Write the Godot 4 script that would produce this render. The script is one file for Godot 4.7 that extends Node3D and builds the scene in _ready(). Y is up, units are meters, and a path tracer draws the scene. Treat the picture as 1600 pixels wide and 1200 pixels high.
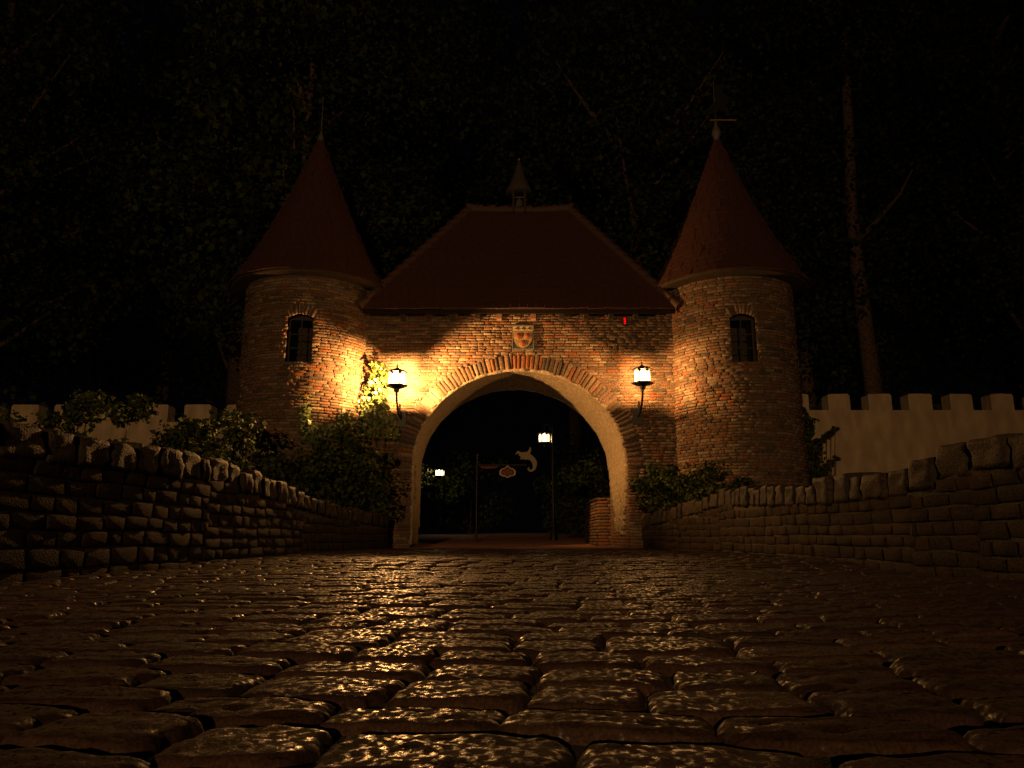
extends Node3D

# ---------------------------------------------------------------- shared state
var rng := RandomNumberGenerator.new()
var wob := FastNoiseLite.new()
var used := {}
var M := {}
const EYE := Vector3(0, 0.25, 0)
const ZF := -14.5          # front face of the gate wall
const ARCH_X := 0.155
const ARCH_A := 2.115
const ARCH_S := 1.65
const ARCH_B := 1.92
const DEPTH := 2.0
const SKEW := Transform3D(Vector3(1, 0, 0), Vector3(0, 1, 0), Vector3(0.05, 0, 1), Vector3(0.725, 0, 0))   # the passage runs a little askew of the front

func rf(a: float, b: float) -> float:
	return rng.randf_range(a, b)

func numbered(called: String) -> String:
	var n: int = used.get(called, 0)
	used[called] = n + 1
	return called if n == 0 else "%s_%03d" % [called, n]

func tag(o: Node, label: String, category: String, group := "", kind := "") -> void:
	if label: o.set_meta("label", label)
	if category: o.set_meta("category", category)
	if group: o.set_meta("group", group)
	if kind: o.set_meta("kind", kind)

func thing(called: String, label: String, category: String, at := Vector3.ZERO, turn := 0.0, group := "") -> Node3D:
	var o := Node3D.new()
	o.name = numbered(called)
	add_child(o)
	o.position = at
	o.rotation.y = turn
	tag(o, label, category, group)
	return o

func part(called: String, mesh: Mesh, m: Material, parent: Node, t := Transform3D()) -> MeshInstance3D:
	var o := MeshInstance3D.new()
	o.name = called
	o.mesh = mesh
	o.material_override = m
	parent.add_child(o, true)
	o.transform = t
	return o

func structure(called: String, mesh: Mesh, m: Material) -> MeshInstance3D:
	var o := part(called, mesh, m, self)
	o.set_meta("kind", "structure")
	return o

func copy(o: Node3D, at: Vector3, turn: float, size := 1.0) -> Node3D:
	var c: Node3D = o.duplicate()
	var stem := String(o.name)
	if stem.right(3).is_valid_int(): stem = stem.left(-4)
	c.name = numbered(stem)
	add_child(c)
	c.position = at
	c.rotation.y = turn
	c.scale = Vector3.ONE * size
	return c

# ---------------------------------------------------------------- mesh helpers
func begin() -> SurfaceTool:
	var st := SurfaceTool.new()
	st.begin(Mesh.PRIMITIVE_TRIANGLES)
	return st

func tri(st: SurfaceTool, a: Vector3, b: Vector3, c: Vector3) -> void:   # anticlockwise seen from outside
	st.add_vertex(a); st.add_vertex(c); st.add_vertex(b)

func quad(st: SurfaceTool, a: Vector3, b: Vector3, c: Vector3, d: Vector3) -> void:
	tri(st, a, b, c); tri(st, a, c, d)

func done(st: SurfaceTool, smooth := false) -> ArrayMesh:
	if smooth: st.index()
	st.generate_normals()
	return st.commit()

func box(st: SurfaceTool, lo: Vector3, hi: Vector3, t := Transform3D()) -> void:
	var p := []
	for i in 8:
		p.append(t * Vector3(hi.x if i & 1 else lo.x, hi.y if i & 2 else lo.y, hi.z if i & 4 else lo.z))
	st.set_smooth_group(-1)
	quad(st, p[4], p[5], p[7], p[6]); quad(st, p[1], p[0], p[2], p[3])
	quad(st, p[5], p[1], p[3], p[7]); quad(st, p[0], p[4], p[6], p[2])
	quad(st, p[6], p[7], p[3], p[2]); quad(st, p[0], p[1], p[5], p[4])

func tube(st: SurfaceTool, pts: Array, radii: Array, seg := 8, caps := true) -> void:
	st.set_smooth_group(0)
	var rings := []
	for i in pts.size():
		var a: Vector3 = pts[maxi(i - 1, 0)]
		var b: Vector3 = pts[mini(i + 1, pts.size() - 1)]
		var d := (b - a).normalized()
		var u := d.cross(Vector3(0, 0, 1) if absf(d.z) < 0.9 else Vector3(1, 0, 0)).normalized()
		var v := d.cross(u).normalized()
		var ring := []
		for k in seg:
			var an := TAU * k / seg
			ring.append(pts[i] + (u * cos(an) + v * sin(an)) * radii[mini(i, radii.size() - 1)])
		rings.append(ring)
	for i in pts.size() - 1:
		for k in seg:
			var l := (k + 1) % seg
			quad(st, rings[i][k], rings[i][l], rings[i + 1][l], rings[i + 1][k])
	if caps:
		st.set_smooth_group(-1)
		for k in range(1, seg - 1):
			tri(st, rings[0][0], rings[0][k + 1], rings[0][k])
			var e: Array = rings[-1]
			tri(st, e[0], e[k], e[k + 1])

func lathe(st: SurfaceTool, prof: Array, seg := 16, at := Vector3.ZERO, flat := false) -> void:   # prof: Vector2(radius, y) upwards
	st.set_smooth_group(-1 if flat else 0)
	for i in prof.size() - 1:
		for k in seg:
			var a := TAU * (k + 0.5) / seg
			var b := TAU * (k + 1.5) / seg
			var p: Vector2 = prof[i]
			var q: Vector2 = prof[i + 1]
			var da := Vector3(sin(a), 0, cos(a))
			var db := Vector3(sin(b), 0, cos(b))
			var y0 := Vector3(0, p.y, 0) + at
			var y1 := Vector3(0, q.y, 0) + at
			if p.x > 0.0001: tri(st, y0 + da * p.x, y0 + db * p.x, y1 + db * q.x)
			if q.x > 0.0001: tri(st, y0 + da * p.x, y1 + db * q.x, y1 + da * q.x)

func extrude(st: SurfaceTool, poly: PackedVector2Array, z0: float, z1: float, t := Transform3D()) -> void:   # z1 is the front
	if Geometry2D.is_polygon_clockwise(poly): poly.reverse()
	st.set_smooth_group(-1)
	var idx := Geometry2D.triangulate_polygon(poly)
	for i in range(0, idx.size(), 3):
		var p := [poly[idx[i]], poly[idx[i + 1]], poly[idx[i + 2]]]
		if (p[1] - p[0]).cross(p[2] - p[0]) < 0: p = [p[0], p[2], p[1]]
		tri(st, t * Vector3(p[0].x, p[0].y, z1), t * Vector3(p[1].x, p[1].y, z1), t * Vector3(p[2].x, p[2].y, z1))
		tri(st, t * Vector3(p[0].x, p[0].y, z0), t * Vector3(p[2].x, p[2].y, z0), t * Vector3(p[1].x, p[1].y, z0))
	for i in poly.size():
		var a := poly[i]
		var b := poly[(i + 1) % poly.size()]
		quad(st, t * Vector3(a.x, a.y, z1), t * Vector3(a.x, a.y, z0), t * Vector3(b.x, b.y, z0), t * Vector3(b.x, b.y, z1))

# ---------------------------------------------------------------- materials
func ntex(freq: float, lo: float, hi: float, sd: int, size := 512, kind := FastNoiseLite.TYPE_SIMPLEX, oct := 5) -> NoiseTexture2D:
	var n := FastNoiseLite.new()
	n.seed = sd
	n.noise_type = kind
	n.frequency = freq
	n.fractal_octaves = oct
	var t := NoiseTexture2D.new()
	t.noise = n
	t.width = size
	t.height = size
	t.seamless = true
	var g := Gradient.new()
	g.set_color(0, Color(lo, lo, lo))
	g.set_color(1, Color(hi, hi, hi))
	t.color_ramp = g
	return t

func nmap(freq: float, strength: float, sd: int, size := 512, kind := FastNoiseLite.TYPE_SIMPLEX, oct := 5) -> NoiseTexture2D:
	var t := ntex(freq, 0, 1, sd, size, kind, oct)
	t.color_ramp = null
	t.as_normal_map = true
	t.bump_strength = strength
	return t

func mat(called: String, lin: Color, rough: float, tex: Texture2D = null, bump: Texture2D = null, scale := 1.0, bump_depth := 1.0, vertex := false) -> StandardMaterial3D:
	var m := StandardMaterial3D.new()
	m.resource_name = called
	m.albedo_color = lin.linear_to_srgb()
	m.roughness = rough
	m.uv1_triplanar = true
	m.uv1_world_triplanar = true
	m.uv1_scale = Vector3.ONE * scale
	if tex: m.albedo_texture = tex
	if bump:
		m.normal_enabled = true
		m.normal_texture = bump
		m.normal_scale = bump_depth
	m.vertex_color_use_as_albedo = vertex
	M[called] = m
	return m

func glow(called: String, c: Color, energy: float) -> StandardMaterial3D:
	var m := StandardMaterial3D.new()
	m.resource_name = called
	m.albedo_color = c
	m.emission_enabled = true
	m.emission = c
	m.emission_energy_multiplier = energy
	M[called] = m
	return m

func make_materials() -> void:
	var grain := ntex(0.02, 0.55, 1.0, 3)
	var pit := nmap(0.05, 6.0, 4)
	mat("brick", Color(1, 1, 1), 0.86, grain, pit, 2.2, 1.0, true)
	M.brick.metallic_specular = 0.2
	mat("mortar", Color(0.17, 0.135, 0.10), 0.95, grain, pit, 1.6, 0.8)
	mat("shaded_mortar", Color(0.055, 0.046, 0.03), 0.95, grain, pit, 1.6, 0.8)  # darker copy of the mortar: the parapets' shade is put into its colour
	mat("plaster", Color(0.42, 0.33, 0.21), 0.85, ntex(0.02, 0.5, 1.0, 5), nmap(0.03, 6.0, 6), 1.3, 0.9)
	mat("wallpaint", Color(0.46, 0.35, 0.22), 0.85, ntex(0.01, 0.8, 1.0, 7), nmap(0.03, 2.0, 8), 0.5, 0.5)
	M.wallpaint.uv1_scale = Vector3(0.5, 0.2, 0.5)     # streaks run down the wall
	mat("tile", Color(1, 1, 1), 0.75, ntex(0.03, 0.6, 1.0, 9), pit, 1.7, 0.5, true)
	mat("stone", Color(1, 1, 1), 0.72, ntex(0.02, 0.55, 1.0, 10), nmap(0.04, 8.0, 11), 2.0, 1.0, true)
	M.stone.metallic_specular = 0.25
	mat("cobble", Color(1, 1, 1), 0.4, ntex(0.03, 0.5, 1.0, 12, 1024), nmap(0.03, 2.2, 13, 1024, FastNoiseLite.TYPE_SIMPLEX, 4), 4.0, 1.0, true)
	M.cobble.metallic_specular = 0.21
	M.cobble.roughness = 1.0
	var wet := ntex(0.009, 1.0, 0.26, 14, 1024, FastNoiseLite.TYPE_SIMPLEX, 6)      # dry rough stone with scattered wet, polished grains
	wet.color_ramp.set_offset(0, 0.48)
	wet.color_ramp.set_offset(1, 0.78)
	M.cobble.roughness_texture = wet
	mat("joint", Color(0.025, 0.02, 0.015), 0.95, grain, nmap(0.06, 8.0, 15), 3.0, 1.0)
	mat("paving", Color(0.34, 0.16, 0.095), 0.85, ntex(0.03, 0.6, 1.0, 16), nmap(0.06, 4.0, 17), 2.5, 0.8)
	mat("earth", Color(0.05, 0.042, 0.028), 0.95, grain, pit, 0.7, 1.0)
	mat("lead", Color(0.10, 0.095, 0.09), 0.5)
	mat("slate", Color(0.05, 0.042, 0.038), 0.8)
	mat("iron", Color(0.02, 0.02, 0.018), 0.45)
	M.iron.metallic = 0.4
	mat("wood", Color(0.05, 0.032, 0.02), 0.8, ntex(0.02, 0.6, 1.0, 18))
	mat("darkgreen", Color(0.02, 0.03, 0.022), 0.5)
	mat("bark", Color(0.20, 0.125, 0.08), 0.9, ntex(0.02, 0.5, 1.0, 19), nmap(0.03, 8.0, 20), 0.6, 1.0)
	mat("clay", Color(0.20, 0.10, 0.06), 0.85)
	mat("gilt", Color(0.22, 0.135, 0.045), 0.6)
	mat("cream", Color(0.34, 0.27, 0.16), 0.6)
	mat("red", Color(0.15, 0.03, 0.02), 0.7)
	mat("signwhite", Color(0.6, 0.5, 0.36), 0.6)
	mat("black", Color(0.018, 0.014, 0.011), 0.95)
	M.black.metallic_specular = 0.15
	var g := StandardMaterial3D.new()
	g.resource_name = "pane"
	g.albedo_color = Color(0.08, 0.09, 0.1, 0.12)
	g.transparency = BaseMaterial3D.TRANSPARENCY_ALPHA
	g.roughness = 0.06
	M["pane"] = g
	var leaf := mat("leaf", Color(1, 1, 1), 0.42, null, null, 1.0, 1.0, true)
	leaf.backlight = Color(0.35, 0.4, 0.15)
	leaf.cull_mode = BaseMaterial3D.CULL_DISABLED
	var wood_leaf: StandardMaterial3D = leaf.duplicate()
	wood_leaf.resource_name = "wood_leaf"
	wood_leaf.roughness = 0.85
	wood_leaf.metallic_specular = 0.15
	wood_leaf.albedo_color = Color(0.5, 0.48, 0.42).linear_to_srgb()
	M["wood_leaf"] = wood_leaf
	var shrub_leaf: StandardMaterial3D = leaf.duplicate()
	shrub_leaf.resource_name = "shrub_leaf"
	shrub_leaf.roughness = 0.65
	shrub_leaf.metallic_specular = 0.25
	shrub_leaf.albedo_color = Color(0.52, 0.5, 0.45).linear_to_srgb()
	M["shrub_leaf"] = shrub_leaf
	glow("opal", Color(1.0, 0.86, 0.58), 7.0)
	glow("opal_far", Color(1.0, 0.88, 0.66), 3.0)
	glow("led", Color(1.0, 0.02, 0.05), 0.9)

# ---------------------------------------------------------------- bricks
const BRICK_TONES := [[0.25, 0.145, 0.09], [0.20, 0.13, 0.085], [0.34, 0.25, 0.16], [0.32, 0.13, 0.06], [0.13, 0.10, 0.075], [0.28, 0.18, 0.115], [0.25, 0.18, 0.12], [0.18, 0.11, 0.07], [0.052, 0.037, 0.026], [0.062, 0.04, 0.027], [0.042, 0.033, 0.025]]  # last three: parapet brick, darkened so its dimness sits in the colour
var bricks := []     # [shape * tones + tone]
const SHAPES := 5

func shade(c: Array, k := 1.0) -> Color:
	return Color(c[0] * k, c[1] * k, c[2] * k)

func make_bricks() -> void:
	for s in SHAPES:
		for tone in BRICK_TONES.size():
			rng.seed = 100 + s
			var st := begin()
			st.set_color(shade(BRICK_TONES[tone]))
			var xs := [-0.5, -0.45, rf(-0.15, 0.15), 0.45, 0.5]
			var ys := [-0.5, -0.39, 0.39, 0.5]
			var g := []
			for j in 4:
				var row := []
				for i in 5:
					var edge := (i == 0 or i == 4)
					var edgy := (j == 0 or j == 3)
					var z := rf(-0.1, 0.03)
					if edge or edgy: z = rf(-0.28, -0.12)
					var x: float = xs[i] + rf(-0.02, 0.02)
					var y: float = ys[j] + rf(-0.04, 0.04)
					if edge and edgy:
						x *= rf(0.95, 1.0)
						y *= rf(0.86, 1.0)
						z -= 0.1
					row.append(Vector3(x, y, z))
				g.append(row)
			st.set_smooth_group(0)
			for j in 3:
				for i in 4:
					quad(st, g[j][i], g[j][i + 1], g[j + 1][i + 1], g[j + 1][i])
			var rim := []
			for i in 5: rim.append(g[0][i])
			for j in range(1, 4): rim.append(g[j][4])
			for i in range(3, -1, -1): rim.append(g[3][i])
			for j in range(2, 0, -1): rim.append(g[j][0])
			st.set_smooth_group(1)
			for i in rim.size():
				var a: Vector3 = rim[i]
				var b: Vector3 = rim[(i + 1) % rim.size()]
				quad(st, Vector3(a.x, a.y, -1.3), Vector3(b.x, b.y, -1.3), b, a)
			bricks.append(done(st))

func brick_at(list: Array, at: Vector3, along: Vector3, out: Vector3, l: float, h: float, tone := -1, proud := 0.0) -> void:
	var up := out.cross(along).normalized()
	along = along.normalized()
	var tilt := Basis(out, rf(-0.015, 0.015)) * Basis(along, rf(-0.09, 0.09)) * Basis(up, rf(-0.03, 0.03))
	var b := tilt * Basis(along * l, up * h, out * 0.06)
	var p := at + out * (proud + rf(0.012, 0.03))
	if tone < 0: tone = [0, 0, 1, 1, 2, 2, 3, 4, 5, 5, 6, 6, 6, 7, 1][rng.randi() % 15]
	var d := p - EYE
	var f := d.normalized()
	var s := 0.0
	if absf(d.x) < -d.z * 0.70 and f.dot(out) < 0: s = l * h * -f.dot(out) / d.length_squared()
	list.append([Transform3D(b, p), (rng.randi() % SHAPES) * BRICK_TONES.size() + tone, s])

func joined(list: Array, from: int, meshes: Array) -> ArrayMesh:
	var v := PackedVector3Array()
	var n := PackedVector3Array()
	var c := PackedColorArray()
	var ix := PackedInt32Array()
	var kept := {}
	for i in range(from, list.size()):
		var k: int = list[i][1]
		if not kept.has(k):
			var a: Array = meshes[k].surface_get_arrays(0)
			var idx: PackedInt32Array = a[Mesh.ARRAY_INDEX] if a[Mesh.ARRAY_INDEX] != null else PackedInt32Array()
			if idx.is_empty(): idx = PackedInt32Array(range(a[Mesh.ARRAY_VERTEX].size()))
			kept[k] = [a[Mesh.ARRAY_VERTEX], a[Mesh.ARRAY_NORMAL], a[Mesh.ARRAY_COLOR], idx]
		var t: Transform3D = list[i][0]
		var base := v.size()
		v.append_array(t * (kept[k][0] as PackedVector3Array))
		var nn: PackedVector3Array = Transform3D(t.basis.inverse().transposed(), Vector3.ZERO) * (kept[k][1] as PackedVector3Array)
		for j in nn.size(): nn[j] = nn[j].normalized()
		n.append_array(nn)
		c.append_array(kept[k][2])
		var id: PackedInt32Array = kept[k][3].duplicate()
		for j in id.size(): id[j] += base
		ix.append_array(id)
	var arr := []
	arr.resize(Mesh.ARRAY_MAX)
	arr[Mesh.ARRAY_VERTEX] = v
	arr[Mesh.ARRAY_NORMAL] = n
	arr[Mesh.ARRAY_COLOR] = c
	arr[Mesh.ARRAY_INDEX] = ix
	var mesh := ArrayMesh.new()
	mesh.add_surface_from_arrays(Mesh.PRIMITIVE_TRIANGLES, arr)
	return mesh

func lay(list: Array, parent: Node, called := "brick", rest := "brickwork", meshes: Array = bricks, m: Material = null, most := 300) -> void:
	if m == null: m = M.brick
	list.sort_custom(func(a, b): return a[2] > b[2])
	for i in mini(most, list.size()):
		var o := MeshInstance3D.new()
		o.name = called if i == 0 else "%s_%03d" % [called, i]
		o.mesh = meshes[list[i][1]]
		o.material_override = m
		parent.add_child(o)
		o.transform = list[i][0]
	if list.size() > most:
		var o := part(rest, joined(list, most, meshes), m, parent)
		o.set_meta("kind", "stuff")

# ---------------------------------------------------------------- foliage
const GREENS := [[0.05, 0.085, 0.02], [0.07, 0.10, 0.025], [0.04, 0.065, 0.018], [0.09, 0.11, 0.03], [0.06, 0.07, 0.025]]

func leaf_mesh(spots: Array, size: float, spread := 0.9) -> ArrayMesh:   # spots: [position, direction the leaf faces]
	var v := PackedVector3Array()
	var n := PackedVector3Array()
	var c := PackedColorArray()
	var ix := PackedInt32Array()
	for s in spots:
		var face: Vector3 = (s[1] + Vector3(rf(-1, 1), rf(-1, 1), rf(-1, 1)) * spread).normalized()
		var a := face.cross(Vector3(rf(-1, 1), rf(-1, 1), rf(-1, 1))).normalized()
		var b := face.cross(a)
		var l := size * rf(0.6, 1.3)
		var w := l * rf(0.32, 0.5)
		var k := v.size()
		var tone := shade(GREENS[rng.randi() % 5], rf(0.75, 1.3))
		var p: Vector3 = s[0]
		for q in [p - a * l * 0.5, p + b * w - face * l * 0.12, p + a * l * 0.55, p - b * w - face * l * 0.12]:
			v.append(q)
			n.append(face)
			c.append(tone)
		ix.append_array(PackedInt32Array([k, k + 1, k + 2, k, k + 2, k + 3]))
	var arr := []
	arr.resize(Mesh.ARRAY_MAX)
	arr[Mesh.ARRAY_VERTEX] = v
	arr[Mesh.ARRAY_NORMAL] = n
	arr[Mesh.ARRAY_COLOR] = c
	arr[Mesh.ARRAY_INDEX] = ix
	var m := ArrayMesh.new()
	m.add_surface_from_arrays(Mesh.PRIMITIVE_TRIANGLES, arr)
	return m

func ball() -> Vector3:
	while true:
		var p := Vector3(rf(-1, 1), rf(-1, 1), rf(-1, 1))
		if p.length_squared() <= 1.0: return p
	return Vector3.ZERO

func clumps(centres: Array, each: int) -> Array:    # centres: [position, radius]
	var out := []
	for c in centres:
		for i in each:
			var p := ball()
			p = p.normalized() * pow(p.length(), 0.55)
			out.append([c[0] + p * c[1] * Vector3(1, 0.75, 1), p.normalized() + Vector3(0, 0.5, 0)])
	return out

func make_tree(called: String, label: String, h: float, low: float, wide: float, sd: int, leaf: float, n_clumps: int, each: int, group: String) -> Node3D:
	rng.seed = sd
	var t := thing(called, label, "tree", Vector3.ZERO, 0.0, group)
	var pts := []
	var rad := []
	var lean := Vector3(rf(-0.4, 0.4), 0, rf(-0.4, 0.4))
	for i in 9:
		var f := i / 8.0
		pts.append(Vector3(sin(f * 3 + sd) * 0.15, h * 0.85 * f - 0.3, cos(f * 2.3 + sd) * 0.15) + lean * f)
		rad.append(lerpf(0.34, 0.06, f) * h / 20.0)
	var st := begin()
	tube(st, pts, rad, 9)
	var centres := []
	part("trunk", done(st), M.bark, t)
	for i in n_clumps:
		var p := ball()
		var c := Vector3(p.x * wide, lerpf(low, h, (p.y + 1) * 0.5), p.z * wide)
		centres.append([c, rf(0.9, 1.7) * wide / 4.2])
		if i % 5 == 0:
			var f := clampf((c.y - 2.0) / (h * 0.85), 0.15, 0.95)
			var a := Vector3(sin(f * 3 + sd) * 0.15, h * 0.85 * f - 0.6, 0) + lean * f
			var s2 := begin()
			tube(s2, [a, a.lerp(c, 0.5) + Vector3(0, -0.2, 0), c], [0.10 * h / 20, 0.06 * h / 20, 0.02], 6)
			part("limb", done(s2), M.bark, t)
	var cr := part("crown", leaf_mesh(clumps(centres, each), leaf), M.wood_leaf, t)
	cr.set_meta("kind", "stuff")
	return t

func make_shrub(called: String, label: String, category: String, centres: Array, each: int, leaf: float, stems: Array, sd: int, group := "") -> Node3D:
	rng.seed = sd
	var t := thing(called, label, category, Vector3.ZERO, 0.0, group)
	for s in stems:
		var st := begin()
		tube(st, s, [0.025, 0.015, 0.006], 6)
		part("stem", done(st), M.bark, t)
	var fo := part("foliage", leaf_mesh(clumps(centres, each), leaf), M.shrub_leaf, t)
	fo.set_meta("kind", "stuff")
	return t

# ---------------------------------------------------------------- lanterns
func lantern_parts(root: Node, at: Vector3, k: float, opal: Material) -> void:
	var R := 0.15 * k
	var h := 0.245 * k
	var T := Transform3D(Basis(), at)
	var st := begin()
	lathe(st, [Vector2(0, -0.02 * k), Vector2(R * 0.94, -0.02 * k), Vector2(R * 0.94, h), Vector2(0, h)], 6, Vector3.ZERO, true)
	part("glass", done(st), opal, root, T)
	# arched metal frame of each of the six sides
	var w := R * 0.5
	var poly := PackedVector2Array([Vector2(-w, 0), Vector2(-w, h), Vector2(w, h), Vector2(w, 0), Vector2(w * 0.91, 0), Vector2(w * 0.91, h * 0.66)])
	for i in range(1, 8):
		var a := PI * i / 8
		poly.append(Vector2(cos(a) * w * 0.91, h * 0.66 + sin(a) * h * 0.26))
	poly.append(Vector2(-w * 0.91, h * 0.66))
	poly.append(Vector2(-w * 0.91, 0))
	st = begin()
	extrude(st, poly, -0.006 * k, 0.006 * k)
	var fm := done(st)
	for i in 6:
		var b := Basis(Vector3.UP, TAU * i / 6)
		part("side_frame", fm, M.iron, root, Transform3D(b, at + b * Vector3(0, 0, R * 0.866)))
	st = begin()
	lathe(st, [Vector2(0, h), Vector2(R * 1.32, h - 0.012 * k), Vector2(R * 1.36, h + 0.01 * k), Vector2(R * 0.62, h + 0.055 * k), Vector2(R * 0.3, h + 0.075 * k), Vector2(0, h + 0.10 * k)], 6, Vector3.ZERO, true)
	var cap := part("cap", done(st), M.iron, root, T)
	st = begin()
	lathe(st, [Vector2(0, h + 0.08 * k), Vector2(0.018 * k, h + 0.10 * k), Vector2(0.01 * k, h + 0.12 * k), Vector2(0.02 * k, h + 0.135 * k), Vector2(0, h + 0.16 * k)], 10)
	part("finial", done(st, true), M.iron, cap)
	st = begin()
	lathe(st, [Vector2(0, -0.15 * k), Vector2(R * 0.3, -0.14 * k), Vector2(R * 0.42, -0.08 * k), Vector2(R * 1.4, -0.03 * k), Vector2(R * 1.4, -0.005 * k), Vector2(0, -0.004 * k)], 6, Vector3.ZERO, true)
	part("base_pan", done(st), M.iron, root, T)

func bulb_light(root: Node, at: Vector3, energy: float, c: Color, size := 0.035) -> void:
	var l := OmniLight3D.new()
	l.name = "light"
	l.light_energy = energy
	l.light_color = c
	l.light_size = size
	l.omni_range = 60.0
	l.omni_attenuation = 2.0
	l.shadow_enabled = true
	root.add_child(l)
	l.position = at

func wall_lantern(label: String, x: float, y: float, energy: float) -> void:
	# origin: the wall plate on the facade; the lantern stands 0.74 m out on a curved arm
	var t := thing("wall_lantern", label, "lantern", Vector3(x, y, ZF + 0.03))
	var g := Vector3(0, 0, 0.72)
	lantern_parts(t, g + Vector3(0, -0.08, 0), 1.0, M.opal)
	var st := begin()
	tube(st, [Vector3(0, -0.62, 0.0), Vector3(0, -0.60, 0.25), Vector3(0, -0.52, 0.5), Vector3(0, -0.38, 0.66), Vector3(0, -0.22, 0.72)], [0.022], 8)
	part("bracket_arm", done(st), M.iron, t)
	st = begin()
	var sc := []
	for i in 15:
		var a := i * 0.42
		var r := 0.13 - i * 0.0072
		sc.append(Vector3(0, -0.60 + 0.16 - r * cos(a) , 0.22 + r * sin(a)))
	tube(st, sc, [0.011], 6)
	part("scroll", done(st), M.iron, t)
	st = begin()
	box(st, Vector3(-0.09, -0.78, -0.035), Vector3(0.09, -0.44, 0.02))
	part("wall_plate", done(st), M.iron, t)
	bulb_light(t, g + Vector3(0, 0.015, 0), energy, Color(1.0, 0.71, 0.40))

func lamp_post(label: String, at: Vector3, h: float, arm: float, energy: float, c: Color) -> Node3D:
	var t := thing("lamp_post", label, "street lamp", at)
	var st := begin()
	lathe(st, [Vector2(0.11, -0.05), Vector2(0.11, 0.25), Vector2(0.065, 0.32), Vector2(0.05, 0.9), Vector2(0.04, h + 0.35), Vector2(0.02, h + 0.42), Vector2(0, h + 0.5)], 12)
	part("pole", done(st), M.iron, t)
	st = begin()
	tube(st, [Vector3(0, h + 0.05, 0), Vector3(arm * 0.5, h + 0.40, 0), Vector3(arm, h + 0.36, 0)], [0.018], 6)
	tube(st, [Vector3(arm, h + 0.37, 0), Vector3(arm, h + 0.2, 0)], [0.012], 6)
	part("arm", done(st), M.iron, t)
	lantern_parts(t, Vector3(arm, h - 0.14, 0), 1.05, M.opal_far)
	bulb_light(t, Vector3(arm, h, 0), energy, c)
	return t

# ---------------------------------------------------------------- towers
const TOWER_Z := -14.85
const EAVE := 5.22

func tower_r(y: float) -> float:
	return lerpf(1.32, 1.28, clampf(y / EAVE, 0, 1))

func tower_p(phi: float, y: float, extra := 0.0) -> Vector3:
	return Vector3(sin(phi) * (tower_r(y) + extra), y, cos(phi) * (tower_r(y) + extra))

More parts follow.
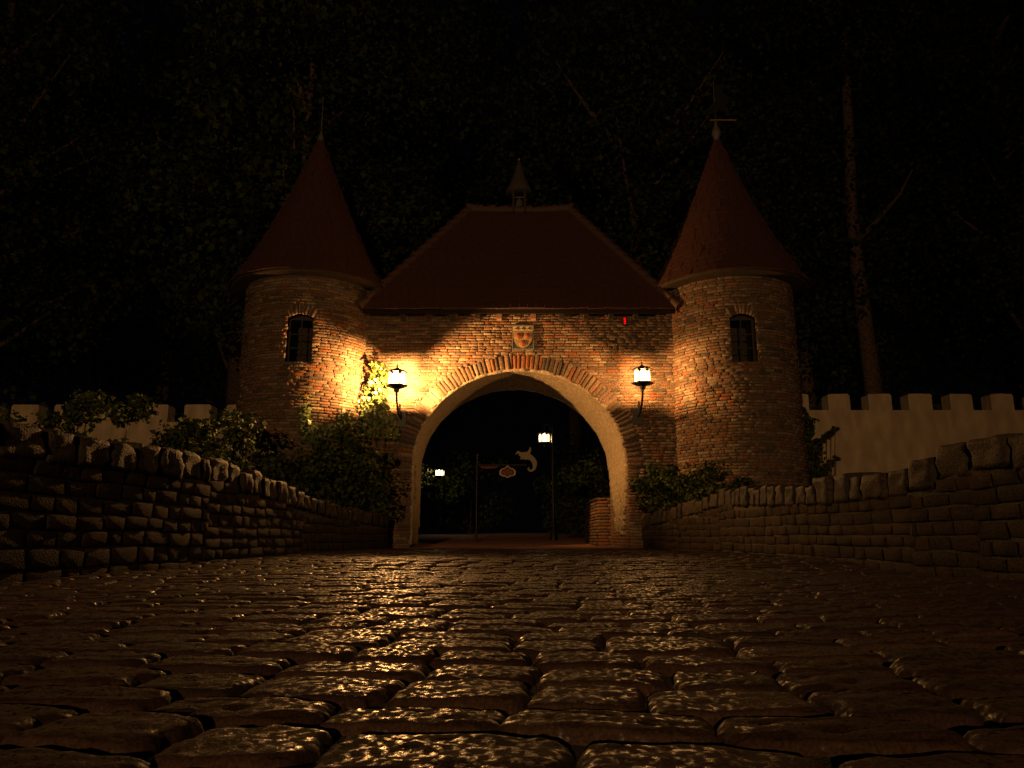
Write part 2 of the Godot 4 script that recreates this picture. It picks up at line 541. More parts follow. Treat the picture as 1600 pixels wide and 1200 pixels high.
func make_tower(label: String, cx: float, wa: float, sd: int, vane: bool) -> void:
	rng.seed = sd
	var t := thing("round_tower", label, "tower", Vector3(cx, 0, TOWER_Z), 0.0, "round towers flanking the gate")
	var wy0 := 3.50
	var wy1 := 4.50
	var hw := 0.245 / 1.29
	# wall core with an arched window niche
	var st := begin()
	st.set_smooth_group(-1)
	var angs := []
	for i in 9: angs.append(wa - hw + 2 * hw * i / 8.0)
	for i in range(1, 45): angs.append(wa + hw + (TAU - 2 * hw) * i / 44.0)
	var ys := [-0.1, wy0, wy1, EAVE + 0.06]
	var inn := -Vector3(sin(wa), 0, cos(wa)) * 0.85
	var arch := func(i: int) -> float:
		var u := (i - 4) / 4.0
		return wy1 - 0.16 * (1.0 - sqrt(maxf(0.0, 1.0 - u * u * 0.96)))
	for i in angs.size() - 1:
		for j in 3:
			if j == 1 and i < 8:
				var ya: float = arch.call(i)
				var yb: float = arch.call(i + 1)
				quad(st, tower_p(angs[i], ya), tower_p(angs[i + 1], yb), tower_p(angs[i + 1], wy1), tower_p(angs[i], wy1))
				var a := tower_p(angs[i], ya)
				var b := tower_p(angs[i + 1], yb)
				quad(st, a, a + inn, b + inn, b)
				var c := tower_p(angs[i], wy0)
				var d := tower_p(angs[i + 1], wy0)
				quad(st, c, d, d + inn, c + inn)
				quad(st, c + inn, d + inn, b + inn, a + inn)
			else:
				quad(st, tower_p(angs[i], ys[j]), tower_p(angs[i + 1], ys[j]), tower_p(angs[i + 1], ys[j + 1]), tower_p(angs[i], ys[j + 1]))
	for e in [0, 8]:
		var p0 := tower_p(angs[e], wy0)
		var p1 := tower_p(angs[e], arch.call(e))
		if e == 0: quad(st, p0, p0 + inn, p1 + inn, p1)
		else: quad(st, p0 + inn, p0, p1, p1 + inn)
	part("wall", done(st), M.mortar, t)
	# bricks
	var list := []
	var y := 0.035
	while y < EAVE - 0.02:
		var h := rf(0.043, 0.056)
		var phi := -2.1 + rf(0, 0.2)
		while phi < 2.1:
			var l := rf(0.14, 0.25) if rng.randf() < 0.75 else rf(0.09, 0.14)
			var dp := l / 1.3
			var mid := phi + dp * 0.5
			var yc := y + h * 0.5 + wob.get_noise_2d(phi * 60 + cx * 30, y * 25) * 0.008
			var near := absf(mid - wa) < hw + dp * 0.45 and yc > wy0 - 0.03 and yc < wy1 + 0.12
			if near and absf(mid - wa) > hw and yc < wy1:      # shorten the brick that runs into the niche
				var edge := wa - hw if mid < wa else wa + hw
				var a := phi if mid < wa else edge
				var b := edge if mid < wa else phi + dp
				if b - a > 0.04:
					mid = (a + b) * 0.5
					l = (b - a) * 1.3
					near = false
			if not near:
				brick_at(list, tower_p(mid, yc) + Vector3(cx, 0, TOWER_Z), Vector3(cos(mid), 0, -sin(mid)), Vector3(sin(mid), 0, cos(mid)), l, h)
			phi += dp + rf(0.006, 0.016)
		y += h + rf(0.006, 0.011)
	# soldier bricks over the window, a sill below
	for i in 8:
		var u := (i - 3.5) / 4.0
		var mid := wa + u * (hw + 0.03)
		var up := Vector3(cos(mid) * sin(u * 0.5), cos(u * 0.5), -sin(mid) * sin(u * 0.5))
		brick_at(list, tower_p(mid, wy1 + 0.05 - 0.09 * u * u) + Vector3(cx, 0, TOWER_Z), up, Vector3(sin(mid), 0, cos(mid)), 0.2, 0.062)
	for b in list: b[0] = Transform3D(b[0].basis, b[0].origin - Vector3(cx, 0, TOWER_Z))
	lay(list, t)
	# window
	var win := Node3D.new()
	win.name = "window"
	t.add_child(win)
	win.transform = Transform3D(Basis(Vector3.UP, wa), Vector3(sin(wa), 0, cos(wa)) * 1.06)
	var w := 0.235
	st = begin()
	box(st, Vector3(-w, wy0, -0.03), Vector3(-w + 0.035, wy1 - 0.1, 0.03))
	box(st, Vector3(w - 0.035, wy0, -0.03), Vector3(w, wy1 - 0.1, 0.03))
	box(st, Vector3(-w + 0.035, wy0, -0.03), Vector3(w - 0.035, wy0 + 0.04, 0.03))
	box(st, Vector3(-w + 0.035, wy1 - 0.13, -0.03), Vector3(w - 0.035, wy1 - 0.02, 0.03))
	part("frame", done(st), M.wood, win)
	st = begin()
	box(st, Vector3(-0.012, wy0 + 0.04, -0.015), Vector3(0.012, wy1 - 0.13, 0.018))
	part("muntin", done(st), M.wood, win)
	for f in [0.335, 0.665]:
		st = begin()
		var my := lerpf(wy0 + 0.04, wy1 - 0.13, f)
		box(st, Vector3(-w + 0.035, my - 0.011, -0.013), Vector3(w - 0.035, my + 0.011, 0.016))
		part("muntin", done(st), M.wood, win)
	for i in 2:
		for j in 3:
			st = begin()
			var x0 := -w + 0.037 + i * (w - 0.025)
			var y0 := lerpf(wy0 + 0.04, wy1 - 0.13, j / 3.0) + 0.012
			box(st, Vector3(x0, y0, -0.004), Vector3(x0 + w - 0.051, y0 + 0.252, 0.0))
			part("pane", done(st), M.pane, win)
	# cone roof with rows of flat clay tiles, a little bell-cast at the eave
	var prof := []
	for i in 13:
		var f := i / 12.0
		prof.append(Vector2(lerpf(1.52, 0.05, f) + 0.10 * pow(1 - f, 6) - 0.06 * sin(PI * f), lerpf(EAVE + 0.02, 8.72, f)))
	st = begin()
	var shell := [Vector2(0.4, EAVE + 0.04), Vector2(1.56, EAVE - 0.02)]
	shell.append_array(prof)
	lathe(st, shell, 40)
	var roof := part("roof", done(st), M.wood, t)
	var tl := []
	var f := 0.0
	while f < 0.985:
		var q := f * 12.0
		var i := mini(int(q), 11)
		var p: Vector2 = prof[i].lerp(prof[i + 1], q - i)
		var d: Vector2 = (prof[i + 1] - prof[i]).normalized()
		var n := maxi(6, int(TAU * p.x / 0.17))
		var off := rf(0, 1)
		for k in n:
			var phi := TAU * (k + off) / n
			var out := Vector3(sin(phi), 0, cos(phi))
			var slope := (out * d.x + Vector3(0, d.y, 0)).normalized()
			var side := Vector3(cos(phi), 0, -sin(phi))
			var nor := side.cross(slope) * -1.0
			if nor.dot(out) < 0: nor = -nor
			var b := Basis(nor, rf(-0.02, 0.02)) * Basis(side * (TAU * p.x / n * 0.96), slope * 0.2, nor * 0.024)
			tl.append([Transform3D(b, out * p.x + Vector3(0, p.y, 0) + slope * 0.08 + nor * rf(0.012, 0.034)), rng.randi() % tiles.size(), 0.0])
		f += 0.135 / 3.75
	lay(tl, roof, "roof_tile", "tile_courses", tiles, M.tile, 0)
	# finial
	st = begin()
	if vane:
		lathe(st, [Vector2(0.14, 8.55), Vector2(0.06, 8.75), Vector2(0.05, 8.83), Vector2(0.10, 8.97), Vector2(0.09, 9.05), Vector2(0.04, 9.16), Vector2(0.03, 9.3), Vector2(0, 9.32)], 14)
	else:
		lathe(st, [Vector2(0.14, 8.55), Vector2(0.075, 8.75), Vector2(0.07, 8.85), Vector2(0.03, 9.0), Vector2(0, 9.03)], 14)
	part("finial", done(st), M.lead, t)
	if vane:
		make_vane(t)
	else:
		st = begin()
		tube(st, [Vector3(0, 8.95, 0), Vector3(0.0, 9.85, 0)], [0.014, 0.007], 6)
		lathe(st, [Vector2(0, 9.82), Vector2(0.025, 9.85), Vector2(0, 9.88)], 10)
		part("spike", done(st), M.lead, t)

func curve(pts: Array, n: int) -> PackedVector2Array:
	var c := Curve2D.new()
	for i in pts.size():
		var a: Vector2 = pts[(i - 1 + pts.size()) % pts.size()]
		var b: Vector2 = pts[(i + 1) % pts.size()]
		c.add_point(pts[i], -(b - a) / 6.0, (b - a) / 6.0)
	c.add_point(pts[0], -(pts[1] - pts[-1]) / 6.0, (pts[1] - pts[-1]) / 6.0)
	var out := PackedVector2Array()
	var total := c.get_baked_length()
	for i in n: out.append(c.sample_baked(total * i / n))
	return out

func make_vane(t: Node3D) -> void:
	# wrought figure of a winged beast on a bar, turned across the view
	var v := Node3D.new()
	v.name = "weather_vane"
	t.add_child(v)
	v.position = Vector3(0, 9.25, 0)
	var st := begin()
	tube(st, [Vector3(-0.12, 0.06, 0), Vector3(0.46, 0.06, 0)], [0.018], 6)
	part("bar", done(st), M.gilt, v)
	st = begin()
	tube(st, [Vector3(0, 0.0, 0), Vector3(0, 1.0, 0)], [0.014, 0.008], 6)
	part("rod", done(st), M.lead, v)
	var body := curve([Vector2(-0.16, 0.28), Vector2(-0.1, 0.42), Vector2(0.02, 0.5), Vector2(0.03, 0.68), Vector2(0.0, 0.8), Vector2(0.06, 0.92), Vector2(0.2, 0.95), Vector2(0.32, 0.86), Vector2(0.22, 0.86), Vector2(0.15, 0.8), Vector2(0.22, 0.7), Vector2(0.36, 0.6), Vector2(0.3, 0.48), Vector2(0.22, 0.42), Vector2(0.3, 0.3), Vector2(0.34, 0.16), Vector2(0.26, 0.16), Vector2(0.2, 0.3), Vector2(0.1, 0.34), Vector2(0.02, 0.22), Vector2(0.06, 0.1), Vector2(-0.02, 0.1), Vector2(-0.06, 0.26)], 60)
	st = begin()
	extrude(st, body, -0.012, 0.012)
	part("beast_figure", done(st), M.iron, v)
	st = begin()
	tube(st, [Vector3(0.3, 0.5, 0), Vector3(0.46, 0.55, 0), Vector3(0.48, 0.75, 0), Vector3(0.4, 0.8, 0)], [0.02, 0.014, 0.01, 0.02], 6)
	part("tail", done(st), M.iron, v)

# ---------------------------------------------------------------- tiles
var tiles := []
func make_tiles() -> void:
	for k in 4:
		rng.seed = 300 + k
		var st := begin()
		st.set_color(shade([0.088, 0.028, 0.019]))
		box(st, Vector3(-0.5, -0.5, -0.5), Vector3(0.5, 0.5, 0.5))
		tiles.append(done(st))

func tile_plane(list: Array, e0: Vector3, e1: Vector3, r0: Vector3, r1: Vector3) -> void:   # eave from e0 to e1, ridge from r0 to r1
	var up := ((r0 + r1) - (e0 + e1)) * 0.5
	var side := (e1 - e0).normalized()
	up -= side * up.dot(side)
	var length := up.length()
	var slope := up / length
	var nor := side.cross(slope)
	var rows := int(length / 0.14)
	for j in rows:
		var f := (j + 0.1) / rows
		var a := e0.lerp(r0, f)
		var b := e1.lerp(r1, f)
		var w := (b - a).dot(side)
		var x := -rf(0.0, 0.17)
		while x < w:
			var l := maxf(x, 0.0)
			var r := minf(x + 0.165, w)
			if r - l > 0.03:
				var bs := Basis(nor, rf(-0.02, 0.02)) * Basis(side * (r - l), slope * 0.21, nor * 0.024)
				list.append([Transform3D(bs, a + side * (l + r) * 0.5 + slope * 0.085 + nor * rf(0.012, 0.036)), rng.randi() % tiles.size(), 0.0])
			x += 0.172

# ---------------------------------------------------------------- gatehouse
func arch_p(s: float, off := 0.0) -> Vector2:    # s: angle from the right spring (0) over the crown to the left spring (PI)
	var n := Vector2(cos(s) / ARCH_A, sin(s) / ARCH_B).normalized()
	return Vector2(ARCH_X + cos(s) * ARCH_A, ARCH_S + sin(s) * ARCH_B) + n * off

func make_gate() -> void:
	rng.seed = 41
	var t := thing("gatehouse", "brick gatehouse with a wide round arch and steep hipped tile roof", "gatehouse", Vector3(0, 0, 0))
	var st := begin()
	var poly := PackedVector2Array([Vector2(-3.3, -0.1), Vector2(-3.3, 4.9), Vector2(3.6, 4.9), Vector2(3.6, -0.1), Vector2(ARCH_X + ARCH_A, -0.1)])
	for i in 41: poly.append(arch_p(PI * i / 40.0))
	poly.append(Vector2(ARCH_X - ARCH_A, -0.1))
	extrude(st, poly, ZF - DEPTH, ZF, SKEW)
	part("wall", done(st), M.mortar, t)
	# facing bricks in courses, stopped at the ring of the arch
	var list := []
	var y := 0.03
	while y < 4.78:
		var h := rf(0.043, 0.056)
		var yc := y + h * 0.5
		var spans := []
		if yc > ARCH_S + ARCH_B + 0.28:
			spans = [[-3.1, 3.4]]
		else:
			var half := ARCH_A
			if yc > ARCH_S:
				var u := (yc - ARCH_S) / (ARCH_B + 0.30)
				half = (ARCH_A + 0.30) * sqrt(maxf(0.0, 1.0 - u * u))
			spans = [[-3.1, ARCH_X - half], [ARCH_X + half, 3.4]]
		for s in spans:
			var x: float = s[0] - rf(0, 0.1)
			if s[0] > -3: x = s[0]
			while x < s[1] - 0.03:
				var l := rf(0.14, 0.25) if rng.randf() < 0.78 else rf(0.09, 0.14)
				l = minf(l, s[1] - x)
				var dy := wob.get_noise_2d(x * 40, y * 30) * 0.008
				brick_at(list, Vector3(x + l * 0.5, yc + dy, ZF), Vector3.RIGHT, Vector3.BACK, l, h)
				x += l + rf(0.006, 0.016)
		y += h + rf(0.006, 0.011)
	# radial bricks of the arch ring
	var s := 0.0
	while s < PI:
		var w := rf(0.05, 0.085)
		var l := rf(0.25, 0.34)
		var p := arch_p(s)
		var q := arch_p(s, 1.0)
		var rad := Vector3(q.x - p.x, q.y - p.y, 0)
		var at := Vector3(p.x, p.y, ZF) + rad * (l * 0.5 + rf(-0.01, 0.015))
		var tone := -1
		var crown := absf(s - 1.53)
		if crown < 0.09: tone = 3
		elif rng.randf() < 0.4: tone = [3, 0, 4, 7, 1][rng.randi() % 5]
		brick_at(list, at, rad, Vector3.BACK, l, w, tone, 0.006)
		var speed := Vector2(sin(s) * ARCH_A, cos(s) * ARCH_B).length()
		s += (w + rf(0.010, 0.02)) / speed
	# bricks of the two jambs inside the passage, seen where the plaster has come off
	for side in [-1.0, 1.0]:
		y = 0.03
		while y < 1.75:
			var h := rf(0.046, 0.058)
			var z := ZF - 0.005
			while z > ZF - DEPTH + 0.05:
				var l := minf(rf(0.16, 0.26), z - (ZF - DEPTH))
				brick_at(list, SKEW * Vector3(ARCH_X + side * (ARCH_A + 0.012), y + h * 0.5, z - l * 0.5), Vector3(0, 0, side), Vector3(-side, 0, 0), l, h, [0, 3, 5][rng.randi() % 3])
				z -= l + 0.012
			y += h + 0.01
	lay(list, t)
	# plaster lining of the arch, ragged at its edges and flaked low on the jambs
	st = begin()
	st.set_smooth_group(0)
	var path := []
	var yy := 0.12
	while yy < ARCH_S - 0.02:
		path.append([Vector2(ARCH_X + ARCH_A, yy), Vector2(-1, 0)])
		yy += 0.06
	for i in 91:
		var a := PI * i / 90.0
		var p := arch_p(a)
		path.append([p, (arch_p(a, -1.0) - p)])
	yy = ARCH_S - 0.04
	while yy > 0.1:
		path.append([Vector2(ARCH_X - ARCH_A, yy), Vector2(1, 0)])
		yy -= 0.06
	var cols := 26
	var at := func(i: int, j: int, lift: float) -> Vector3:
		var p: Vector2 = path[i][0]
		var n: Vector2 = path[i][1]
		var w := j / float(cols)
		var off := 0.042 + wob.get_noise_2d(i * 9.0, j * 14.0) * 0.014 + lift
		var z := ZF + 0.022 - w * (DEPTH - 0.02)
		if j == 0: z += wob.get_noise_1d(i * 31.0) * 0.05 - 0.02
		return SKEW * Vector3(p.x + n.x * off, p.y + n.y * off, z)
	var solid := func(i: int, j: int) -> bool:
		if i < 0 or j < 0 or i >= path.size() - 1 or j >= cols: return false
		var p: Vector2 = path[i][0]
		var w := (j + 0.5) / cols
		var rough := wob.get_noise_2d(i * 22.0 + 7, j * 16.0) * 0.16
		if p.x > ARCH_X and p.y < 2.0:
			var k := clampf(1.0 - p.y / 1.9, 0, 1)
			if p.y < 0.28: return false
			if w < 0.02 + 0.42 * k * k + rough * k or w > 1.05 - 0.55 * k + rough * k: return false
			if p.y < 1.35 and absf(w - 0.42 - 0.1 * sin(p.y * 6.0)) < 0.05 * k and wob.get_noise_2d(i * 60.0, 5.0) > -0.25: return false
		if p.x < ARCH_X and p.y < 1.7:
			if p.y > 0.9 and w > 0.12 and w < 0.3 + rough: return false
			if p.y < 0.5 and w > 0.75 + rough: return false
		return true
	for i in path.size() - 1:
		for j in cols:
			if not solid.call(i, j): continue
			quad(st, at.call(i, j + 1, 0.0), at.call(i, j, 0.0), at.call(i + 1, j, 0.0), at.call(i + 1, j + 1, 0.0))
			if not solid.call(i, j - 1): quad(st, at.call(i, j, 0.0), at.call(i, j, -0.06), at.call(i + 1, j, -0.06), at.call(i + 1, j, 0.0))
			if not solid.call(i, j + 1): quad(st, at.call(i, j + 1, -0.06), at.call(i, j + 1, 0.0), at.call(i + 1, j + 1, 0.0), at.call(i + 1, j + 1, -0.06))
			if not solid.call(i - 1, j): quad(st, at.call(i, j, -0.06), at.call(i, j, 0.0), at.call(i, j + 1, 0.0), at.call(i, j + 1, -0.06))
			if not solid.call(i + 1, j): quad(st, at.call(i + 1, j, 0.0), at.call(i + 1, j, -0.06), at.call(i + 1, j + 1, -0.06), at.call(i + 1, j + 1, 0.0))
	part("plaster_lining", done(st), M.plaster, t)
	# hipped roof
	var zr := ZF - DEPTH * 0.5
	var E := [Vector3(-3.06, 4.74, ZF + 0.3), Vector3(3.34, 4.74, ZF + 0.3), Vector3(3.34, 4.74, ZF - DEPTH - 0.3), Vector3(-3.06, 4.74, ZF - DEPTH - 0.3)]
	var R := [Vector3(-0.93, 7.46, zr), Vector3(1.28, 7.46, zr)]
	st = begin()
	quad(st, E[0], E[1], R[1], R[0])
	tri(st, E[1], E[2], R[1])
	quad(st, E[2], E[3], R[0], R[1])
	tri(st, E[3], E[0], R[0])
	quad(st, E[3], E[2], E[1], E[0])
	var roof := part("roof", done(st), M.wood, t)
	var tl := []
	tile_plane(tl, E[0], E[1], R[0], R[1])
	tile_plane(tl, E[1], E[2], R[1], R[1])
	tile_plane(tl, E[2], E[3], R[1], R[0])
	tile_plane(tl, E[3], E[0], R[0], R[0])
	lay(tl, roof, "roof_tile", "tile_courses", tiles, M.tile, 0)
	# half-round hip and ridge tiles
	st = begin()
	st.set_color(shade([0.13, 0.07, 0.04]))
	var hp := [Vector3(0, 0, -0.5), Vector3(0, 0.03, 0.5)]
	tube(st, hp, [0.085, 0.105], 10)
	var hip := done(st)
	for e in [[E[0], R[0]], [E[1], R[1]], [E[2], R[1]], [E[3], R[0]]]:
		var d: Vector3 = e[0] - e[1]
		var n := 15
		for i in n:
			var c: Vector3 = e[1] + d * (i + 0.5) / n
			var b := Basis.looking_at(-d.normalized(), Vector3.UP)
			b = Basis(b.x, b.y, b.z * (d.length() / n))
			part("hip_tile", hip, M.tile, roof, Transform3D(b, c + Vector3(0, 0.03, 0)))
	for i in 8:
		var f := (i + 0.5) / 8.0
		var c: Vector3 = R[0].lerp(R[1], f) + Vector3(0, 0.03 - 0.05 * sin(PI * f) + rf(-0.01, 0.01), 0)
		part("ridge_tile", hip, M.tile, roof, Transform3D(Basis(Vector3.UP, PI / 2) * Basis.from_scale(Vector3(1, 1, 0.29)), c))
	for k in 2:
		st = begin()
		st.set_color(shade([0.13, 0.07, 0.04]))
		var x := -1.0 if k == 0 else 1.0
		tube(st, [Vector3(-x * 0.2, 0, 0), Vector3(0, 0.03, 0), Vector3(x * 0.08, 0.12, 0)], [0.1, 0.1, 0.05], 10)
		part("ridge_end_tile", done(st), M.tile, roof, Transform3D(Basis(), R[k] + Vector3(0, 0.03, 0)))
	# rafter ends and eave board under the tiles
	st = begin()
	box(st, Vector3(-3.0, 4.66, ZF + 0.22), Vector3(3.28, 4.735, ZF + 0.27))
	part("eave_board", done(st), M.black, t)
	st = begin()
	box(st, Vector3(-0.05, -0.05, 0), Vector3(0.05, 0.05, 0.17))
	var rafter := done(st)
	for x in [-2.2, -1.7, -1.2, -0.7, -0.26, 0.43, 1.0, 1.5, 2.0, 2.5]:
		part("rafter_end", rafter, M.wood if x < -0.5 or x > 0.6 else M.clay, t, Transform3D(Basis(), Vector3(x, 4.62, ZF + 0.02)))
	# lead saddles where the roof meets the towers
	for k in [-1.0, 1.0]:
		st = begin()
		var x0 := -3.02 if k < 0 else 3.3
		var p := PackedVector2Array([Vector2(x0 - k * 0.14, 4.78), Vector2(x0 + k * 0.30, 4.86), Vector2(x0 + k * 0.28, 5.16), Vector2(x0 - k * 0.10, 5.20)])
		extrude(st, p, -15.3, ZF + 0.05)
		part("lead_saddle", done(st), M.lead, t)
	# little ridge turret
	var tu := Node3D.new()
	tu.name = "ridge_turret"
	t.add_child(tu)
	tu.position = Vector3(0.16, 7.36, zr)
	for i in 4:
		st = begin()
		var px := -0.13 if i & 1 else 0.13
		var pz := -0.13 if i & 2 else 0.13
		box(st, Vector3(px - 0.025, 0, pz - 0.025), Vector3(px + 0.025, 0.56, pz + 0.025))
		part("post", done(st), M.wood, tu)
	st = begin()
	lathe(st, [Vector2(0.0, 0.55), Vector2(0.30, 0.50), Vector2(0.31, 0.53), Vector2(0.2, 0.76), Vector2(0.09, 1.08), Vector2(0.02, 1.33), Vector2(0, 1.34)], 16)
	part("turret_roof", done(st), M.slate, tu)
	st = begin()
	lathe(st, [Vector2(0, 1.31), Vector2(0.03, 1.335), Vector2(0.03, 1.36), Vector2(0, 1.39)], 12)
	part("ball", done(st), M.gilt, tu)
	st = begin()
	lathe(st, [Vector2(0.11, 0.16), Vector2(0.09, 0.2), Vector2(0.075, 0.32), Vector2(0.03, 0.38), Vector2(0, 0.39)], 14)
	tube(st, [Vector3(-0.12, 0.42, 0), Vector3(0.12, 0.42, 0)], [0.014], 6)
	tube(st, [Vector3(0, 0.37, 0), Vector3(0, 0.42, 0)], [0.01], 6)
	part("bell", done(st), M.lead, tu)

func make_crest() -> void:
	var t := thing("crest_plaque", "square gilded shield plaque with three red roundels above the arch crown", "coat of arms", Vector3(0.22, 3.97, ZF + 0.03))
	var st := begin()
	box(st, Vector3(-0.21, 0, -0.04), Vector3(0.21, 0.49, 0.025))
	part("backing", done(st), M.darkgreen, t)
	st = begin()
	for e in [[-0.222, -0.012, 0.222, 0.012], [-0.222, 0.478, 0.222, 0.502], [-0.222, 0.012, -0.2, 0.478], [0.2, 0.012, 0.222, 0.478]]:
		box(st, Vector3(e[0], e[1], -0.035), Vector3(e[2], e[3], 0.034))
	part("border", done(st), M.lead, t)
	st = begin()
	box(st, Vector3(-0.198, 0.375, 0.0), Vector3(0.198, 0.476, 0.036))
	part("chief_band", done(st), M.cream, t)
	for i in 3:
		st = begin()
		var x := -0.125 + i * 0.125
		var bird := PackedVector2Array([Vector2(-0.055, 0.41), Vector2(-0.02, 0.425), Vector2(0.0, 0.452), Vector2(0.045, 0.458), Vector2(0.02, 0.438), Vector2(0.045, 0.40), Vector2(0.03, 0.395), Vector2(0.008, 0.42), Vector2(-0.02, 0.408)])
		for k in bird.size(): bird[k].x += x
		extrude(st, bird, 0.034, 0.046)
		part("bird_mark", done(st), M.black, t)
	var sh := PackedVector2Array([Vector2(-0.197, 0.365), Vector2(0.197, 0.365), Vector2(0.195, 0.25), Vector2(0.165, 0.15), Vector2(0.10, 0.06), Vector2(0, 0.015), Vector2(-0.10, 0.06), Vector2(-0.165, 0.15), Vector2(-0.195, 0.25)])
	st = begin()
	extrude(st, sh, 0.0, 0.045)
	part("shield", done(st), M.gilt, t)
	for c in [Vector2(-0.09, 0.27), Vector2(0.09, 0.27), Vector2(0, 0.12)]:
		st = begin()
		var pr := []
		for i in 6: pr.append(Vector2(cos(i * PI / 10) * 0.062, sin(i * PI / 10) * 0.03))
		lathe(st, pr, 14)
		part("roundel", done(st), M.red, t, Transform3D(Basis(Vector3.RIGHT, PI / 2), Vector3(c.x, c.y, 0.044)))
		st = begin()
		var arc := []
		for i in 9:
			var a := PI + PI * i / 8.0
			arc.append(Vector3(c.x + cos(a) * 0.066, c.y + sin(a) * 0.066, 0.05))
		tube(st, arc, [0.009], 6)
		part("crescent_rim", done(st), M.gilt, t)

func make_sensor() -> void:
	var t := thing("sensor_box", "small dark box with red glowing dots under the eave", "sensor", Vector3(2.29, 4.48, ZF + 0.03))
	var st := begin()
	box(st, Vector3(-0.045, -0.01, -0.04), Vector3(0.045, 0.16, 0.05))
	part("case", done(st), M.black, t)
	for i in 4:
		st = begin()
		box(st, Vector3(-0.022, 0.01 + i * 0.036, 0.05), Vector3(0.022, 0.03 + i * 0.036, 0.056))
		part("led", done(st), M.led, t)

# ---------------------------------------------------------------- parapets and crenellated walls
const STONES := [[0.055, 0.044, 0.034], [0.045, 0.036, 0.028], [0.065, 0.05, 0.037], [0.04, 0.033, 0.026]]
var blocks := []

func make_blocks() -> void:     # rough coping stones, unit size, standing on y = 0
	for k in 8:
		rng.seed = 500 + k
		var st := begin()
		st.set_color(shade(STONES[k % 4]))
		st.set_smooth_group(0)
		var n := 7
		var g := {}
		var pt := func(a: Vector3i) -> Vector3:
			if g.has(a): return g[a]
			var p := Vector3(a) / (n - 1.0) * 2.0 - Vector3.ONE
			var r := 0.0
			var q := p.abs()
			r = pow(pow(q.x, 13) + pow(q.y, 13) + pow(q.z, 13), 1.0 / 13.0)
			p /= maxf(r, 0.01)
			p *= 1.0 + wob.get_noise_3d(p.x * 38 + k * 90, p.y * 38, p.z * 38) * 0.13
			p = Vector3(p.x * 0.5, p.y * 0.5 + 0.5, p.z * 0.5)
			g[a] = p
			return p
		for f in 6:
			for i in n - 1:
				for j in n - 1:
					var c := []
					for o in [Vector2i(0, 0), Vector2i(1, 0), Vector2i(1, 1), Vector2i(0, 1)]:
						var u: int = i + o.x
						var v: int = j + o.y
						c.append(pt.call([Vector3i(u, v, n - 1), Vector3i(n - 1 - u, v, 0), Vector3i(n - 1, v, n - 1 - u), Vector3i(0, v, u), Vector3i(u, n - 1, n - 1 - v), Vector3i(u, 0, v)][f]))
					quad(st, c[0], c[1], c[2], c[3])
		blocks.append(done(st, true))

func make_parapet(label: String, line: Array, inner: float, sd: int, coarse: float) -> void:
	# line: [x, z, height] of the road-side foot, running away from the camera; inner: +1 if the road lies towards +x
	rng.seed = sd
	var t := thing("stone_parapet", label, "parapet wall", Vector3.ZERO, 0.0, "low parapets along the cobbled approach")
	var thick := 0.34
	var st := begin()
	st.set_smooth_group(-1)
	var cop := 0.22
	var list := []
	for i in line.size() - 1:
		var a := Vector3(line[i][0], 0, line[i][1])
		var b := Vector3(line[i + 1][0], 0, line[i + 1][1])
		var d := (b - a).normalized()
		var out := Vector3(-d.z, 0, d.x)
		if out.x * inner < 0: out = -out
		var ha: float = line[i][2] - cop
		var hb: float = line[i + 1][2] - cop
		var foot := Vector3(0, -0.12, 0)
		var q := [a + foot, b + foot, b + Vector3(0, hb, 0), a + Vector3(0, ha, 0)]
		var back := -out * thick
		if inner > 0:
			quad(st, q[0], q[1], q[2], q[3])
			quad(st, q[1] + back, q[0] + back, q[3] + back, q[2] + back)
			quad(st, q[3], q[2], q[2] + back, q[3] + back)
		else:
			quad(st, q[1], q[0], q[3], q[2])
			quad(st, q[0] + back, q[1] + back, q[2] + back, q[3] + back)
			quad(st, q[3] + back, q[2] + back, q[2], q[3])
		var y := -0.04
		var along := d if out.cross(d).y > 0 else -d
		var total := (b - a).length()
		while y < maxf(ha, hb):
			var h := rf(0.066, 0.092) * coarse
			var x := 0.0
			while x < total:
				var l := minf(rf(0.14, 0.30) * coarse, total - x + 0.04)
				var top := lerpf(ha, hb, (x + l * 0.5) / total)
				if y + h < top + 0.03:
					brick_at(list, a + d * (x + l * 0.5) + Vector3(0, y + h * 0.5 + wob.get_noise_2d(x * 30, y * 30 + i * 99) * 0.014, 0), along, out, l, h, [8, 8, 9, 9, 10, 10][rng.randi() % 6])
				x += l + rf(0.008, 0.02)
			y += h + rf(0.008, 0.016)
		# coping stones
		var x := 0.0
		while x < total - 0.05:
			var near := clampf(1.0 - (-(a + d * x).z - 4.0) / 6.0, 0, 1)
			var l := minf(rf(0.2, 0.34) + 0.18 * near * rng.randf(), total - x)
			if total - x - l < 0.14: l = total - x
			var hh := lerpf(ha, hb, (x + l * 0.5) / total)
			var ch := cop + rf(-0.035, 0.045)
			var c := a + d * (x + l * 0.5) + back * 0.5 + Vector3(0, hh - 0.02, 0)
			var bs := Basis(Vector3.UP, rf(-0.05, 0.05)) * Basis(d * (l - 0.012), Vector3.UP * ch, d.cross(Vector3.UP) * (thick + rf(0.02, 0.09)))
			part("coping_stone", blocks[rng.randi() % 8], M.stone, t, Transform3D(Basis(d, rf(-0.05, 0.05)) * bs, c))
			x += l
	part("wall", done(st), M.shaded_mortar, t)
	lay(list, t)

